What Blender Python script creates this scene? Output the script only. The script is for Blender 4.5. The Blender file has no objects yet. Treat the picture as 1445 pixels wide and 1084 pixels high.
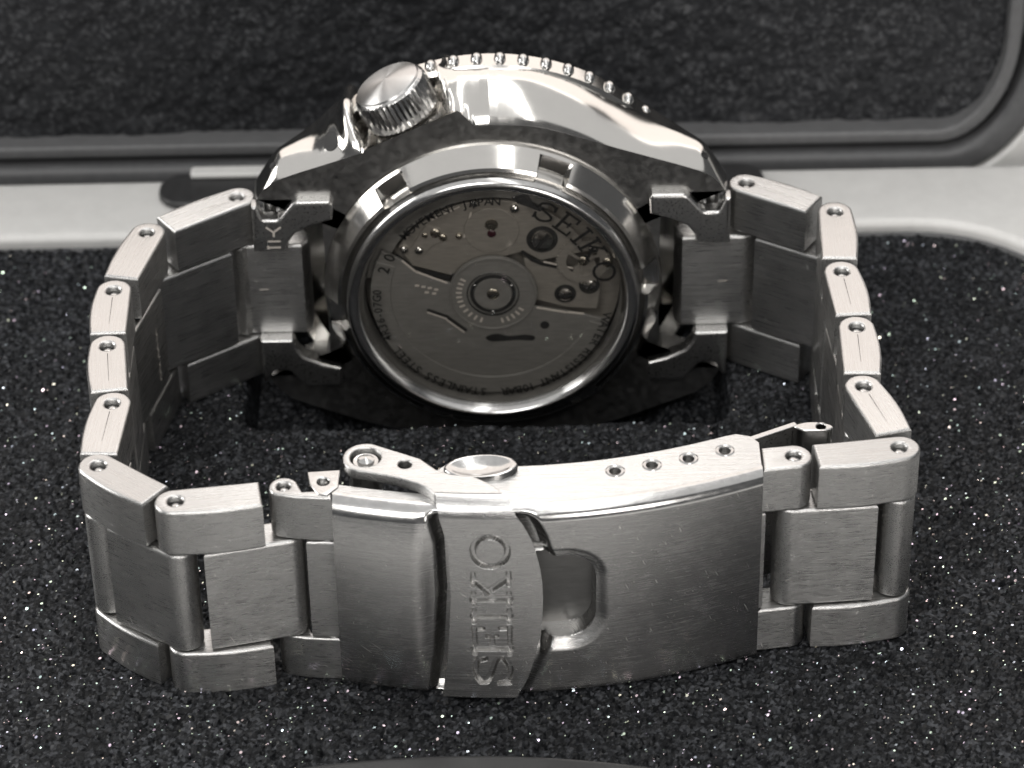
import bpy, bmesh, math, random
import numpy as np
from mathutils import Vector, Matrix

random.seed(7); np.random.seed(7)
SC = bpy.context.scene
COL = SC.collection
SC.unit_settings.system = 'METRIC'
SC.unit_settings.scale_length = 0.01          # one unit is a centimetre; the builders below take millimetres
MM = 0.1
sin, cos, pi = math.sin, math.cos, math.pi

# ------------------------------------------------------------------ camera
CAM_POS = (0.546, -203.47, 183.99)
th, roll = math.radians(36.5), math.radians(1.1)
fw = Vector((0, cos(th), -sin(th))); r0 = Vector((1, 0, 0)); u0 = r0.cross(fw)
right = cos(roll)*r0 - sin(roll)*u0
up = sin(roll)*r0 + cos(roll)*u0
cd = bpy.data.cameras.new('camera'); cam = bpy.data.objects.new('camera', cd); COL.objects.link(cam)
M = Matrix.Identity(4)
for i in range(3):
    M[i][0] = right[i]; M[i][1] = up[i]; M[i][2] = -fw[i]; M[i][3] = CAM_POS[i]*MM
cam.matrix_world = M
cd.sensor_width = 36; cd.lens = 4500/1445*36
cd.clip_start = 1; cd.clip_end = 2000
cd.dof.use_dof = True; cd.dof.focus_distance = 27.8; cd.dof.aperture_fstop = 0.5
SC.camera = cam

# ------------------------------------------------------------------ light
world = bpy.data.worlds.new('World'); SC.world = world; world.use_nodes = True
bg = world.node_tree.nodes['Background']
bg.inputs['Color'].default_value = (0.97, 0.98, 1.0, 1); bg.inputs['Strength'].default_value = 0.11

def lamp(name, pos, target, sx, sy, radiance, color):
    l = bpy.data.lights.new(name, 'AREA'); l.shape = 'RECTANGLE'
    l.size = sx*MM; l.size_y = sy*MM
    l.energy = radiance*pi*(sx*MM)*(sy*MM); l.color = color
    o = bpy.data.objects.new(name, l); COL.objects.link(o)
    o.location = Vector(pos)*MM
    d = (Vector(target)-Vector(pos)).normalized()
    o.rotation_euler = d.to_track_quat('-Z', 'Y').to_euler()
    return o
lamp('ceiling_lamp', (60, 40, 520), (0, 30, 0), 1000, 60, 5.0, (1.0, 0.98, 0.955))
lamp('ceiling_bounce', (0, 60, 900), (0, 60, 0), 1900, 1500, 0.68, (1.0, 0.99, 0.975))
lamp('rear_lamp', (40, 640, 420), (0, 30, 10), 1000, 480, 1.6, (1.0, 0.91, 0.845))
lamp('left_lamp', (-470, 110, 250), (-20, 60, 0), 320, 240, 6.5, (1.0, 0.98, 0.955))
lamp('front_high_fill', (-160, -480, 520), (0, 40, 0), 320, 220, 8.5, (1.0, 0.98, 0.95))  # unseen fill, added to brighten the movement and lid foam
lamp('front_fill', (230, -640, 175), (0, 20, 0), 230, 280, 7.0, (1.0, 0.96, 0.92))  # unseen source, added low in front for bright patches on the steel

SC.view_settings.view_transform = 'Standard'; SC.view_settings.look = 'None'
SC.view_settings.exposure = 0; SC.view_settings.gamma = 1
SC.render.engine = 'CYCLES'
SC.cycles.max_bounces = 8; SC.cycles.glossy_bounces = 6; SC.cycles.sample_clamp_indirect = 6
SC.cycles.use_denoising = True

# ------------------------------------------------------------------ materials
def new_mat(name):
    m = bpy.data.materials.new(name); m.use_nodes = True
    nt = m.node_tree; b = nt.nodes['Principled BSDF']
    return m, nt, b
def N(nt, t, **kw):
    n = nt.nodes.new(t)
    for k, v in kw.items():
        if k.startswith('i_'): n.inputs[k[2:].replace('_', ' ')].default_value = v
        else: setattr(n, k, v)
    return n
def ramp(nt, src, a, b, lo, hi):
    n = N(nt, 'ShaderNodeMapRange'); n.inputs[1].default_value = a; n.inputs[2].default_value = b
    n.inputs[3].default_value = lo; n.inputs[4].default_value = hi
    nt.links.new(src, n.inputs[0]); return n.outputs[0]

def steel(name, col, rough, aniso, streak=(2.5, 2.5, 110), bump=0.04, rvar=0.10, cvar=0.12, tangent=(0, 0.35, 1), metal=1, scratch=False, radial=None):
    m, nt, b = new_mat(name); L = nt.links
    b.inputs['Metallic'].default_value = metal
    tc = N(nt, 'ShaderNodeTexCoord')
    mp = N(nt, 'ShaderNodeMapping'); mp.inputs['Scale'].default_value = streak
    L.new(tc.outputs['Object'], mp.inputs[0])
    nz = N(nt, 'ShaderNodeTexNoise', i_Scale=1.0, i_Detail=3.0, i_Roughness=0.65); L.new(mp.outputs[0], nz.inputs['Vector'])
    n2 = N(nt, 'ShaderNodeTexNoise', i_Scale=5.0, i_Detail=4.0); L.new(tc.outputs['Object'], n2.inputs['Vector'])
    mx = N(nt, 'ShaderNodeMix', data_type='RGBA')
    c2 = tuple(c*(1-cvar) for c in col)
    mx.inputs[6].default_value = (*c2, 1); mx.inputs[7].default_value = (*col, 1)
    L.new(ramp(nt, nz.outputs[0], .3, .7, 0, 1), mx.inputs[0]); L.new(mx.outputs[2], b.inputs['Base Color'])
    ad = N(nt, 'ShaderNodeMath', operation='ADD')
    L.new(ramp(nt, nz.outputs[0], .3, .7, -rvar*.5, rvar*.5), ad.inputs[0])
    L.new(ramp(nt, n2.outputs[0], .3, .7, rough-rvar*.15, rough+rvar*.15), ad.inputs[1])
    L.new(ad.outputs[0], b.inputs['Roughness'])
    if bump:
        bp = N(nt, 'ShaderNodeBump', i_Strength=bump, i_Distance=0.01)
        L.new(nz.outputs[0], bp.inputs['Height']); L.new(bp.outputs[0], b.inputs['Normal'])
    if scratch:                                            # a few hairline scratches across the brushing
        acc = None
        for rot, sc in (((.3, .9, .4), (70, 70, 1.6)), ((-.2, .35, -1.0), (60, 60, 1.3))):
            mr = N(nt, 'ShaderNodeMapping'); mr.inputs['Rotation'].default_value = rot
            ms = N(nt, 'ShaderNodeMapping'); ms.inputs['Scale'].default_value = sc
            L.new(tc.outputs['Object'], mr.inputs[0]); L.new(mr.outputs[0], ms.inputs[0])
            ns = N(nt, 'ShaderNodeTexNoise', i_Scale=1.0, i_Detail=1.0); L.new(ms.outputs[0], ns.inputs['Vector'])
            v = ramp(nt, ns.outputs[0], .755, .80, 0, .8)
            if acc is None: acc = v
            else:
                a2 = N(nt, 'ShaderNodeMath', operation='MAXIMUM'); L.new(acc, a2.inputs[0]); L.new(v, a2.inputs[1]); acc = a2.outputs[0]
        a3 = N(nt, 'ShaderNodeMath', operation='MULTIPLY_ADD'); a3.inputs[1].default_value = .22
        L.new(acc, a3.inputs[0]); L.new(ad.outputs[0], a3.inputs[2]); L.new(a3.outputs[0], b.inputs['Roughness'])
        m2 = N(nt, 'ShaderNodeMix', data_type='RGBA'); L.new(acc, m2.inputs[0]); L.new(mx.outputs[2], m2.inputs[6]); m2.inputs[7].default_value = (.8, .78, .75, 1)
        L.new(m2.outputs[2], b.inputs['Base Color'])
    if radial:
        ge = N(nt, 'ShaderNodeNewGeometry'); sb = N(nt, 'ShaderNodeVectorMath', operation='SUBTRACT'); sb.inputs[1].default_value = radial
        L.new(ge.outputs['Position'], sb.inputs[0]); L.new(sb.outputs[0], b.inputs['Tangent']); b.inputs['Anisotropic'].default_value = aniso
    elif aniso:
        b.inputs['Anisotropic'].default_value = aniso
        cx = N(nt, 'ShaderNodeCombineXYZ')
        for i in range(3): cx.inputs[i].default_value = tangent[i]
        vt = N(nt, 'ShaderNodeVectorTransform', vector_type='VECTOR', convert_from='OBJECT', convert_to='WORLD')
        L.new(cx.outputs[0], vt.inputs[0]); L.new(vt.outputs[0], b.inputs['Tangent'])
    return m
STEEL = (0.56, 0.556, 0.548)
M_BRUSH = steel('brushed_steel', STEEL, 0.24, 0.78, streak=(2.2, 2.2, 230), bump=0.17, rvar=.10, cvar=.12, scratch=True)
M_LINK = steel('brushed_link_steel', STEEL, 0.29, 0.78, streak=(2.2, 70, 230), bump=0.30, rvar=.12, cvar=.14, scratch=True)
M_SAT = steel('satin_steel', STEEL, 0.30, 0.3, streak=(40, 40, 40), bump=0.03)
M_POL = steel('polished_steel', (0.63, 0.615, 0.59), 0.13, 0, streak=(6, 6, 6), bump=0.0, rvar=0.05, cvar=0.03)
M_EDGE = steel('buffed_steel', STEEL, 0.19, 0, streak=(12, 12, 40), bump=0.03, rvar=0.08)
M_CASEBACK = steel('case_back_steel', (0.44, 0.435, 0.425), 0.34, 0, streak=(14, 14, 14), bump=0.04, rvar=0.12, cvar=0.12)
M_DIM = steel('shaded_inner_steel', (0.27, 0.268, 0.262), 0.42, 0, streak=(8, 8, 60), bump=0.03)  # steel darkened in colour for the shade inside the thumb recess
M_CROWN = steel('turned_steel', STEEL, 0.22, 0, streak=(20, 20, 20), bump=0.02)
M_PLATE = steel('movement_plate', (0.30, 0.28, 0.252), 0.36, 0, streak=(6, 4, 60), bump=0.12, cvar=0.25, metal=.35)
M_ROTOR = steel('rotor_steel', (0.195, 0.19, 0.18), 0.42, 0, streak=(5, 5, 40), bump=0.14, cvar=0.25, metal=.12)
M_GOLD = steel('gilt_brass', (0.50, 0.46, 0.39), 0.25, 0, streak=(20, 20, 20), bump=0.02)

def plain(name, col, rough, spec=0.5, noise=None, metallic=0, bump=0.0):
    m, nt, b = new_mat(name); L = nt.links
    b.inputs['Base Color'].default_value = (*col, 1); b.inputs['Roughness'].default_value = rough
    b.inputs['Specular IOR Level'].default_value = spec; b.inputs['Metallic'].default_value = metallic
    if noise:
        tc = N(nt, 'ShaderNodeTexCoord')
        nz = N(nt, 'ShaderNodeTexNoise', i_Scale=noise[0], i_Detail=5.0, i_Roughness=0.7); L.new(tc.outputs['Object'], nz.inputs['Vector'])
        mx = N(nt, 'ShaderNodeMix', data_type='RGBA')
        mx.inputs[6].default_value = (*[c*(1-noise[1]) for c in col], 1); mx.inputs[7].default_value = (*[min(1, c*(1+noise[1])) for c in col], 1)
        L.new(ramp(nt, nz.outputs[0], .3, .7, 0, 1), mx.inputs[0]); L.new(mx.outputs[2], b.inputs['Base Color'])
        L.new(ramp(nt, nz.outputs[0], .3, .7, rough-.08, rough+.08), b.inputs['Roughness'])
        if bump:
            bp = N(nt, 'ShaderNodeBump', i_Strength=bump, i_Distance=0.02)
            L.new(nz.outputs[0], bp.inputs['Height']); L.new(bp.outputs[0], b.inputs['Normal'])
    return m
M_BLACK = plain('black_print', (0.008, 0.008, 0.008), 0.45)
M_DARK = plain('dark_gap', (0.01, 0.01, 0.01), 0.6)
M_SHELL = plain('pale_grey_plastic', (0.66, 0.655, 0.64), 0.42, noise=(5, 0.05), bump=0.05)
M_RIM = plain('charcoal_rubber', (0.10, 0.101, 0.104), 0.48, noise=(9, 0.15), bump=0.08)
M_RIMLIGHT = plain('grey_rubber', (0.135, 0.136, 0.139), 0.5, noise=(9, 0.12), bump=0.08)
M_MARK = plain('pale_mark_glint', (0.62, 0.57, 0.52), 0.4, metallic=.25)  # pale colour for stamped marks, and for glints painted along movement edges
M_TAB = plain('black_tab_plastic', (0.035, 0.035, 0.036), 0.4, noise=(9, 0.15))
M_RUBY = plain('ruby_jewel', (0.03, 0.008, 0.012), 0.1)
M_CRYSTAL = plain('dark_dial_glass', (0.01, 0.01, 0.012), 0.05)

def foam_mat(name, dark, light, scale):
    m, nt, b = new_mat(name); L = nt.links
    tc = N(nt, 'ShaderNodeTexCoord')
    vo = N(nt, 'ShaderNodeTexVoronoi', i_Scale=scale); L.new(tc.outputs['Object'], vo.inputs['Vector'])
    sp = N(nt, 'ShaderNodeSeparateColor'); L.new(vo.outputs['Color'], sp.inputs[0])
    big = N(nt, 'ShaderNodeTexNoise', i_Scale=0.9, i_Detail=5.0, i_Roughness=0.65); L.new(tc.outputs['Object'], big.inputs['Vector'])
    pw = N(nt, 'ShaderNodeMath', operation='POWER'); pw.inputs[1].default_value = 3.2; L.new(sp.outputs[0], pw.inputs[0])
    mu = N(nt, 'ShaderNodeMath', operation='MULTIPLY'); L.new(pw.outputs[0], mu.inputs[0]); L.new(ramp(nt, big.outputs[0], .3, .7, .4, 1.25), mu.inputs[1])
    mx = N(nt, 'ShaderNodeMix', data_type='RGBA'); mx.inputs[6].default_value = (*dark, 1); mx.inputs[7].default_value = (*light, 1)
    L.new(mu.outputs[0], mx.inputs[0]); L.new(mx.outputs[2], b.inputs['Base Color'])
    L.new(ramp(nt, sp.outputs[1], 0, 1, .28, .8), b.inputs['Roughness'])
    b.inputs['Specular IOR Level'].default_value = 0.2
    return m
M_FOAM = foam_mat('granular_black_foam', (0.004, 0.0045, 0.0055), (0.060, 0.063, 0.070), 32)
M_LIDFOAM = foam_mat('lid_black_foam', (0.022, 0.023, 0.0255), (0.085, 0.087, 0.092), 24)

M_FLAKE, nt, b = new_mat('glitter')
gi = N(nt, 'ShaderNodeNewGeometry')
hs = N(nt, 'ShaderNodeHueSaturation'); hs.inputs['Color'].default_value = (0.95, 0.86, 0.80, 1)
nt.links.new(gi.outputs['Random Per Island'], hs.inputs['Hue']); nt.links.new(hs.outputs[0], b.inputs['Base Color'])
hs.inputs['Saturation'].default_value = 1.2
b.inputs['Metallic'].default_value = 1; b.inputs['Roughness'].default_value = 0.12

M_GLASS = bpy.data.materials.new('window_glass'); M_GLASS.use_nodes = True
nt = M_GLASS.node_tree; nt.nodes.clear()
out = N(nt, 'ShaderNodeOutputMaterial'); mixs = N(nt, 'ShaderNodeMixShader')
tr = N(nt, 'ShaderNodeBsdfTransparent'); tr.inputs[0].default_value = (0.93, 0.92, 0.90, 1)
gl = N(nt, 'ShaderNodeBsdfGlossy'); gl.inputs['Roughness'].default_value = 0.06
fr = N(nt, 'ShaderNodeLayerWeight', i_Blend=0.5)
p5 = N(nt, 'ShaderNodeMath', operation='POWER'); p5.inputs[1].default_value = 5.0
nt.links.new(fr.outputs['Facing'], p5.inputs[0]); nt.links.new(ramp(nt, p5.outputs[0], 0, 1, 0.07, 0.9), mixs.inputs[0]); nt.links.new(tr.outputs[0], mixs.inputs[1]); nt.links.new(gl.outputs[0], mixs.inputs[2])
nt.links.new(mixs.outputs[0], out.inputs[0])

# ------------------------------------------------------------------ object helpers
def finish(me, mats, angle=35):
    for m in (mats if isinstance(mats, (list, tuple)) else [mats]): me.materials.append(m)
    for p in me.polygons: p.use_smooth = True
    me.set_sharp_from_angle(angle=math.radians(angle))
    return me
def weighted(me, angle):
    """area-weighted corner normals, so that flat faces stay flat beside their rounded edges"""
    c = cos(math.radians(angle)); vf = [[] for _ in me.vertices]
    fn = [p.normal.copy() for p in me.polygons]; fa = [p.area for p in me.polygons]
    for p in me.polygons:
        for v in p.vertices: vf[v].append(p.index)
    out = []
    for p in me.polygons:
        n0 = fn[p.index]
        for v in p.vertices:
            n = Vector((0, 0, 0))
            for g in vf[v]:
                if fn[g].dot(n0) > c: n += fn[g]*fa[g]
            out.append(n.normalized() if n.length > 1e-12 else n0)
    me.normals_split_custom_set(out)
WORLDPOS = {}
def place(name, me, parent=None, at=(0, 0, 0), rotz=0.0, local=False, label=None, kind=None):
    """at: world millimetres (or, with local=True, millimetres in the parent's frame)."""
    o = bpy.data.objects.new(name, me); COL.objects.link(o)
    v = Vector(at)
    if parent is not None:
        o.parent = parent
        if not local: v = v - Vector(WORLDPOS[parent.name])
    WORLDPOS[o.name] = tuple(at)
    o.location = v*MM; o.rotation_euler = (0, 0, rotz)
    if label: o['label'] = label
    if kind: o['kind'] = kind
    return o
def mesh(verts, faces, mats, at=(0, 0, 0), angle=35, mi=None):
    me = bpy.data.meshes.new('m')
    a = np.asarray(verts, float) - np.asarray(at, float)
    me.from_pydata((a*MM).tolist(), [], faces)
    if mi is not None: me.polygons.foreach_set('material_index', mi)
    me.validate(); me.update()
    bm = bmesh.new(); bm.from_mesh(me); bmesh.ops.recalc_face_normals(bm, faces=bm.faces); bm.to_mesh(me); bm.free()
    return finish(me, mats, angle)
def wobj(name, verts, faces, mats, parent, at, **kw):
    a = kw.pop('angle', 35)
    return place(name, mesh(verts, faces, mats, at, a), parent, at, **kw)

def smooth_closed(pts, n=8):
    P = [Vector(p) for p in pts]; R = []
    for i in range(len(P)):
        a, b, c, d = P[i-1], P[i], P[(i+1) % len(P)], P[(i+2) % len(P)]
        for k in range(n):
            t = k/n
            R.append(0.5*((2*b)+(c-a)*t+(2*a-5*b+4*c-d)*t*t+(3*b-a-3*c+d)*t**3))
    return [tuple(v) for v in R]
def smooth_open(pts, n=8):
    P = [Vector(p) for p in pts]; P = [2*P[0]-P[1]] + P + [2*P[-1]-P[-2]]; R = []
    for i in range(1, len(P)-2):
        a, b, c, d = P[i-1], P[i], P[i+1], P[i+2]
        for k in range(n):
            t = k/n
            R.append(tuple(0.5*((2*b)+(c-a)*t+(2*a-5*b+4*c-d)*t*t+(3*b-a-3*c+d)*t**3)))
    R.append(tuple(P[-2])); return R
def arc(cx, cy, r, a0, a1, n=12):
    return [(cx+r*cos(a0+(a1-a0)*i/n), cy+r*sin(a0+(a1-a0)*i/n)) for i in range(n+1)]
def circle(cx, cy, r, n=20): return arc(cx, cy, r, 0, 2*pi, n)[:-1]
def rrect(x0, y0, x1, y1, r, n=6):
    return arc(x1-r, y1-r, r, 0, pi/2, n)+arc(x0+r, y1-r, r, pi/2, pi, n)+arc(x0+r, y0+r, r, pi, 1.5*pi, n)+arc(x1-r, y0+r, r, 1.5*pi, 2*pi, n)

def slab_mesh(loops, z0, z1, bevel, mats, origin=(0, 0, 0), res=2, plane='XY', angle=35):
    """Extrude a filled 2D outline (later loops are holes) with rounded edges.
    plane XY: outline in x,y and thickness along z.  XZ: outline in x,z, thickness along y."""
    cu = bpy.data.curves.new('c', 'CURVE'); cu.dimensions = '2D'; cu.fill_mode = 'BOTH'
    for lp in loops:
        s = cu.splines.new('POLY'); s.points.add(len(lp)-1); s.use_cyclic_u = True
        for p, q in zip(s.points, lp): p.co = (q[0], q[1], 0, 1)
    cu.extrude = (z1-z0)/2-bevel; cu.bevel_depth = bevel; cu.bevel_resolution = res; cu.offset = -bevel
    ob = bpy.data.objects.new('c', cu)
    me = bpy.data.meshes.new_from_object(ob)
    bpy.data.objects.remove(ob); bpy.data.curves.remove(cu)
    n = len(me.vertices); a = np.empty(n*3); me.vertices.foreach_get('co', a); a = a.reshape(-1, 3)
    a[:, 2] += (z0+z1)/2
    if plane == 'XZ': a = np.stack([a[:, 0], a[:, 2], a[:, 1]], 1)
    a = (a-np.asarray(origin, float))*MM
    me.vertices.foreach_set('co', a.ravel()); me.update()
    bm = bmesh.new(); bm.from_mesh(me); bmesh.ops.remove_doubles(bm, verts=bm.verts, dist=1e-5)
    bmesh.ops.recalc_face_normals(bm, faces=bm.faces); bm.to_mesh(me); bm.free()
    me.materials.clear()
    finish(me, mats, angle); weighted(me, angle); return me
def slab(name, loops, z0, z1, bevel, mats, parent, at=None, plane='XY', **kw):
    x = np.mean([p[0] for p in loops[0]]); y = np.mean([p[1] for p in loops[0]])
    at = at or ((x, y, z0) if plane == 'XY' else (x, z0, y))
    return place(name, slab_mesh(loops, z0, z1, bevel, mats, at, plane=plane), parent, at, **kw)
def lathe_geo(profile, n, axis_fn):
    """profile: (r, h) pairs; axis_fn(r*cos, r*sin, h) -> world point."""
    V, F = [], []
    for r, h in profile:
        for k in range(n):
            a = 2*pi*k/n; V.append(axis_fn(r*cos(a), r*sin(a), h))
    for j in range(len(profile)-1):
        for k in range(n):
            F.append((j*n+k, j*n+(k+1) % n, (j+1)*n+(k+1) % n, (j+1)*n+k))
    return V, F
CX, CZ = -1.1, 10.2                                  # axis of the watch head runs along y through here
def head(x, z, y): return (CX+x, y, CZ+z)
def tiny_cyl(r, z0, z1, dome=0.0, n=16):
    prof = [(r, z0), (r, z1-dome*.5), (r*.75, z1-dome*.15), (r*.35, z1), (0.001, z1)]
    return lathe_geo(prof, n, lambda a, b, h: (a, b, h))
def tube_geo(path, r, n=8):
    V, F = [], []; P = [Vector(p) for p in path]
    for i, p in enumerate(P):
        d = (P[min(i+1, len(P)-1)]-P[max(i-1, 0)]).normalized()
        a = d.orthogonal().normalized(); b = d.cross(a)
        for k in range(n): V.append(tuple(p+a*r*cos(2*pi*k/n)+b*r*sin(2*pi*k/n)))
    for i in range(len(P)-1):
        for k in range(n): F.append((i*n+k, i*n+(k+1) % n, (i+1)*n+(k+1) % n, (i+1)*n+k))
    F.append(tuple(range(n))); F.append(tuple(range((len(P)-1)*n, len(P)*n)))
    return V, F

def sstep(a, b, x):
    t = np.clip((x-a)/(b-a), 0, 1); return t*t*(3-2*t)

# ------------------------------------------------------------------ the carrying case and its foam
box = bpy.data.objects.new('storage_case', None); COL.objects.link(box)
box.location = Vector((-8, 76, -20))*MM; WORLDPOS['storage_case'] = (-8, 76, -20)
box['label'] = 'open pale grey hard storage case with dark rubber rims behind and around the watch'
box['category'] = 'storage case'
HOLE = rrect(-80, -20.5, 58, 71.6, 16, 12)
def grow(lp_args, d): x0, y0, x1, y1, r = lp_args; return rrect(x0-d, y0-d, x1+d, y1+d, max(r+d, .5), 12)
HA = (-80, -20.5, 58, 71.6, 16)
slab('base_shell', [rrect(-96, -40, 74, 82.3, 12, 8), HOLE], -18, 0.5, 0.9, M_SHELL, box)
slab('tray_rim', [grow(HA, -0.02), grow(HA, -0.75)], -18, -0.75, 0.2, M_RIM, box)
slab('tray_floor', [grow(HA, -0.1)], -20, -18.2, 0.2, M_RIM, box)
# hinge block between base and lid
slab('hinge', [rrect(-36.2, 76.0, 27.5, 81.9, 2.6, 6)], 0.6, 1.5, 0.35, M_TAB, box)
slab('hinge_strip', [rrect(-33.0, 80.4, -14, 82.1, .4, 3)], 1.55, 2.2, 0.25, M_SHELL, box)
# front thumb latch (a dark domed tab peeping in at the lower edge)
slab('latch_tab', [[(-5+75*cos(a), -82.6+75*sin(a)) for a in np.linspace(pi/2-.3, pi/2+.3, 24)]+[(-27, -20), (17, -20)]], -3, 0.9, 0.7, M_TAB, box)
# lid, standing open behind
LA = (-110, 1.7, 53.4, 90, 9)
def lidloop(d, rz=1.45):
    x0, z0, x1, z1, r = LA; x0 -= d; z0 -= d; x1 += d; z1 += d; r = r+d
    rx, rzz = r*.78, r*1.25
    P = []
    for (sx, sz, a0) in ((x1-rx, z1-rzz, 0), (x0+rx, z1-rzz, pi/2), (x0+rx, z0+rzz, pi), (x1-rx, z0+rzz, 1.5*pi)):
        for i in range(13): a = a0+pi/2*i/12; P.append((sx+rx*cos(a), sz+rzz*sin(a)))
    P = [(x, min(z, 42+d*0)) for x, z in P]
    Q = []
    for p in P:
        if not Q or (abs(p[0]-Q[-1][0])+abs(p[1]-Q[-1][1])) > 1e-6: Q.append(p)
    return Q
def lid_ring(d0, d1): 
    a = lidloop(d1); b = lidloop(d0)
    b = [(x, min(z, 40)) for x, z in b]
    Q = []
    for p in b:
        if not Q or (abs(p[0]-Q[-1][0])+abs(p[1]-Q[-1][1])) > 1e-6: Q.append(p)
    return [a, Q]
slab('lid_rim', lid_ring(0.0, 1.5), 87.0, 92, 0.4, M_RIMLIGHT, box, plane='XZ')
slab('lid_gasket', lid_ring(2.35, 5.3), 86.2, 92, 0.9, M_RIM, box, plane='XZ')
slab('lid_shell', lid_ring(5.4, 16.0), 86.0, 93, 0.5, M_SHELL, box, plane='XZ')
slab('lid_back', [lidloop(1.6)], 92.1, 93.4, 0.2, M_DARK, box, plane='XZ')

def grain_field(nx, ny, cell):
    """uneven rounded grains on an nx by ny grid, one every 'cell' samples"""
    gx, gy = nx//cell+3, ny//cell+3
    jx = np.random.rand(gx, gy); jy = np.random.rand(gx, gy); jh = np.random.rand(gx, gy); jr = .55+.5*np.random.rand(gx, gy)
    X, Y = np.meshgrid(np.arange(nx)/cell+1, np.arange(ny)/cell+1, indexing='ij')
    ix, iy = X.astype(int), Y.astype(int); best = np.full((nx, ny), 0.0)
    for dx in (-1, 0, 1):
        for dy in (-1, 0, 1):
            a, b = np.clip(ix+dx, 0, gx-1), np.clip(iy+dy, 0, gy-1)
            d = np.hypot(X-(a+jx[a, b]), Y-(b+jy[a, b]))/jr[a, b]
            best = np.maximum(best, (.35+.65*jh[a, b])*np.sqrt(np.clip(1-d*d, 0, 1)))
    return best
def val_noise(nx, ny, cell):
    g = np.random.rand(nx//cell+3, ny//cell+3)
    X, Y = np.meshgrid(np.arange(nx)/cell, np.arange(ny)/cell, indexing='ij')
    ix, iy = X.astype(int), Y.astype(int); fx, fy = X-ix, Y-iy; fx = fx*fx*(3-2*fx); fy = fy*fy*(3-2*fy)
    return (g[ix, iy]*(1-fx)+g[ix+1, iy]*fx)*(1-fy)+(g[ix, iy+1]*(1-fx)+g[ix+1, iy+1]*fx)*fy
def grid_faces(nx, ny):
    i, j = np.meshgrid(np.arange(nx-1), np.arange(ny-1), indexing='ij'); a = (i*ny+j).ravel()
    return np.stack([a, a+ny, a+ny+1, a+1], 1)
def grid_mesh(V, nx, ny, mat, at, keep=None, smooth=True):
    F = grid_faces(nx, ny)
    if keep is not None: F = F[keep]
    me = bpy.data.meshes.new('g'); nv = len(V)
    me.vertices.add(nv); me.vertices.foreach_set('co', ((V-np.asarray(at))*MM).astype(np.float32).ravel())
    me.loops.add(len(F)*4); me.loops.foreach_set('vertex_index', F.ravel().astype(np.int32))
    me.polygons.add(len(F)); me.polygons.foreach_set('loop_start', np.arange(len(F), dtype=np.int32)*4)
    me.polygons.foreach_set('loop_total', np.full(len(F), 4, dtype=np.int32))
    me.update(calc_edges=True); me.validate()
    me.polygons.foreach_set('use_smooth', np.full(len(F), smooth, dtype=bool)); me.materials.append(mat)
    return me
SX0, SX1, SY0, SY1 = -25.2, 21.4, 38.9, 57.6          # the slot the watch head sinks into
xs = np.arange(-62, 56.4, .23); ys = np.arange(-19.6, 69.95, .23)
nx, ny = len(xs), len(ys)
X, Y = np.meshgrid(xs, ys, indexing='ij')
Z = .42*grain_field(nx, ny, 2)+.30*grain_field(nx, ny, 3)+.25*(val_noise(nx, ny, 9)-.5)+.5*(val_noise(nx, ny, 40)-.5)-.46
inr = np.minimum.reduce([X-SX0, SX1-X, Y-SY0, SY1-Y])
floor = np.minimum(-5.2, 10.2-np.sqrt(np.clip(23.0**2-(X+1.1)**2, 0, None))-.3)
rx_ = np.maximum(np.abs(X-(SX0+SX1)/2)-(SX1-SX0)/2+2.2, 0); ry_ = np.maximum(np.abs(Y-(SY0+SY1)/2)-(SY1-SY0)/2+2.2, 0)
inr = 2.2-np.hypot(rx_, ry_)
Z = Z+(floor-.2)*sstep(-.1, .75, inr); Z = Z-.25*sstep(-.8, 0, inr)*(inr <= 0)
cr = np.abs(X-(19.7+.05*(Y-36)))                       # the knife cut running forward from the slot
Z = Z-.5*np.exp(-(cr/.22)**2)*((Y < SY0) & (Y > 31))
rcx, rcy = 58-16, 71.6-16                            # rounded rear corner of the foam
outc = (X > rcx) & (Y > rcy) & (np.hypot(X-rcx, Y-rcy) > 14.35)
Z = np.where(outc, -16, Z)
Xj = X+(np.random.rand(nx, ny)-.5)*.1; Yj = Y+(np.random.rand(nx, ny)-.5)*.1
at = (0, 30, -1)
foam = place('foam_insert', grid_mesh(np.stack([Xj, Yj, Z], -1).reshape(-1, 3), nx, ny, M_FOAM, at, smooth=False), None, at)
foam['label'] = 'black granular foam pad with tiny glitter specks under the watch, slotted for its head'
foam['category'] = 'foam pad'
# glitter: tiny tilted flakes sitting in the foam
V, F = [], []
for k in range(8000):
    x, y = random.uniform(-55, 55), random.uniform(-11, 69)
    if SX0 < x < SX1 and SY0 < y < SY1: continue
    if x > rcx and y > rcy and math.hypot(x-rcx, y-rcy) > 14: continue
    i, j = int((x+62)/.23), int((y+19.6)/.23); z = float(Z[min(i, nx-1), min(j, ny-1)])+.06
    s = random.choice((.05, .06, .07, .08, .11, .16)); t = random.uniform(0, .75); a = random.uniform(0, 2*pi); w = random.uniform(0, 2*pi)
    n = Vector((sin(t)*cos(a), sin(t)*sin(a), cos(t))); u = n.orthogonal().normalized(); v = n.cross(u)
    b0 = len(V)
    for q in range(5):
        g = w+2*pi*q/5; V.append(tuple(Vector((x, y, z))+u*s*cos(g)+v*s*sin(g)*.8))
    F.append(tuple(range(b0, b0+5)))
wobj('glitter_fleck', V, F, M_FLAKE, foam, at, kind='stuff')
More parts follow.
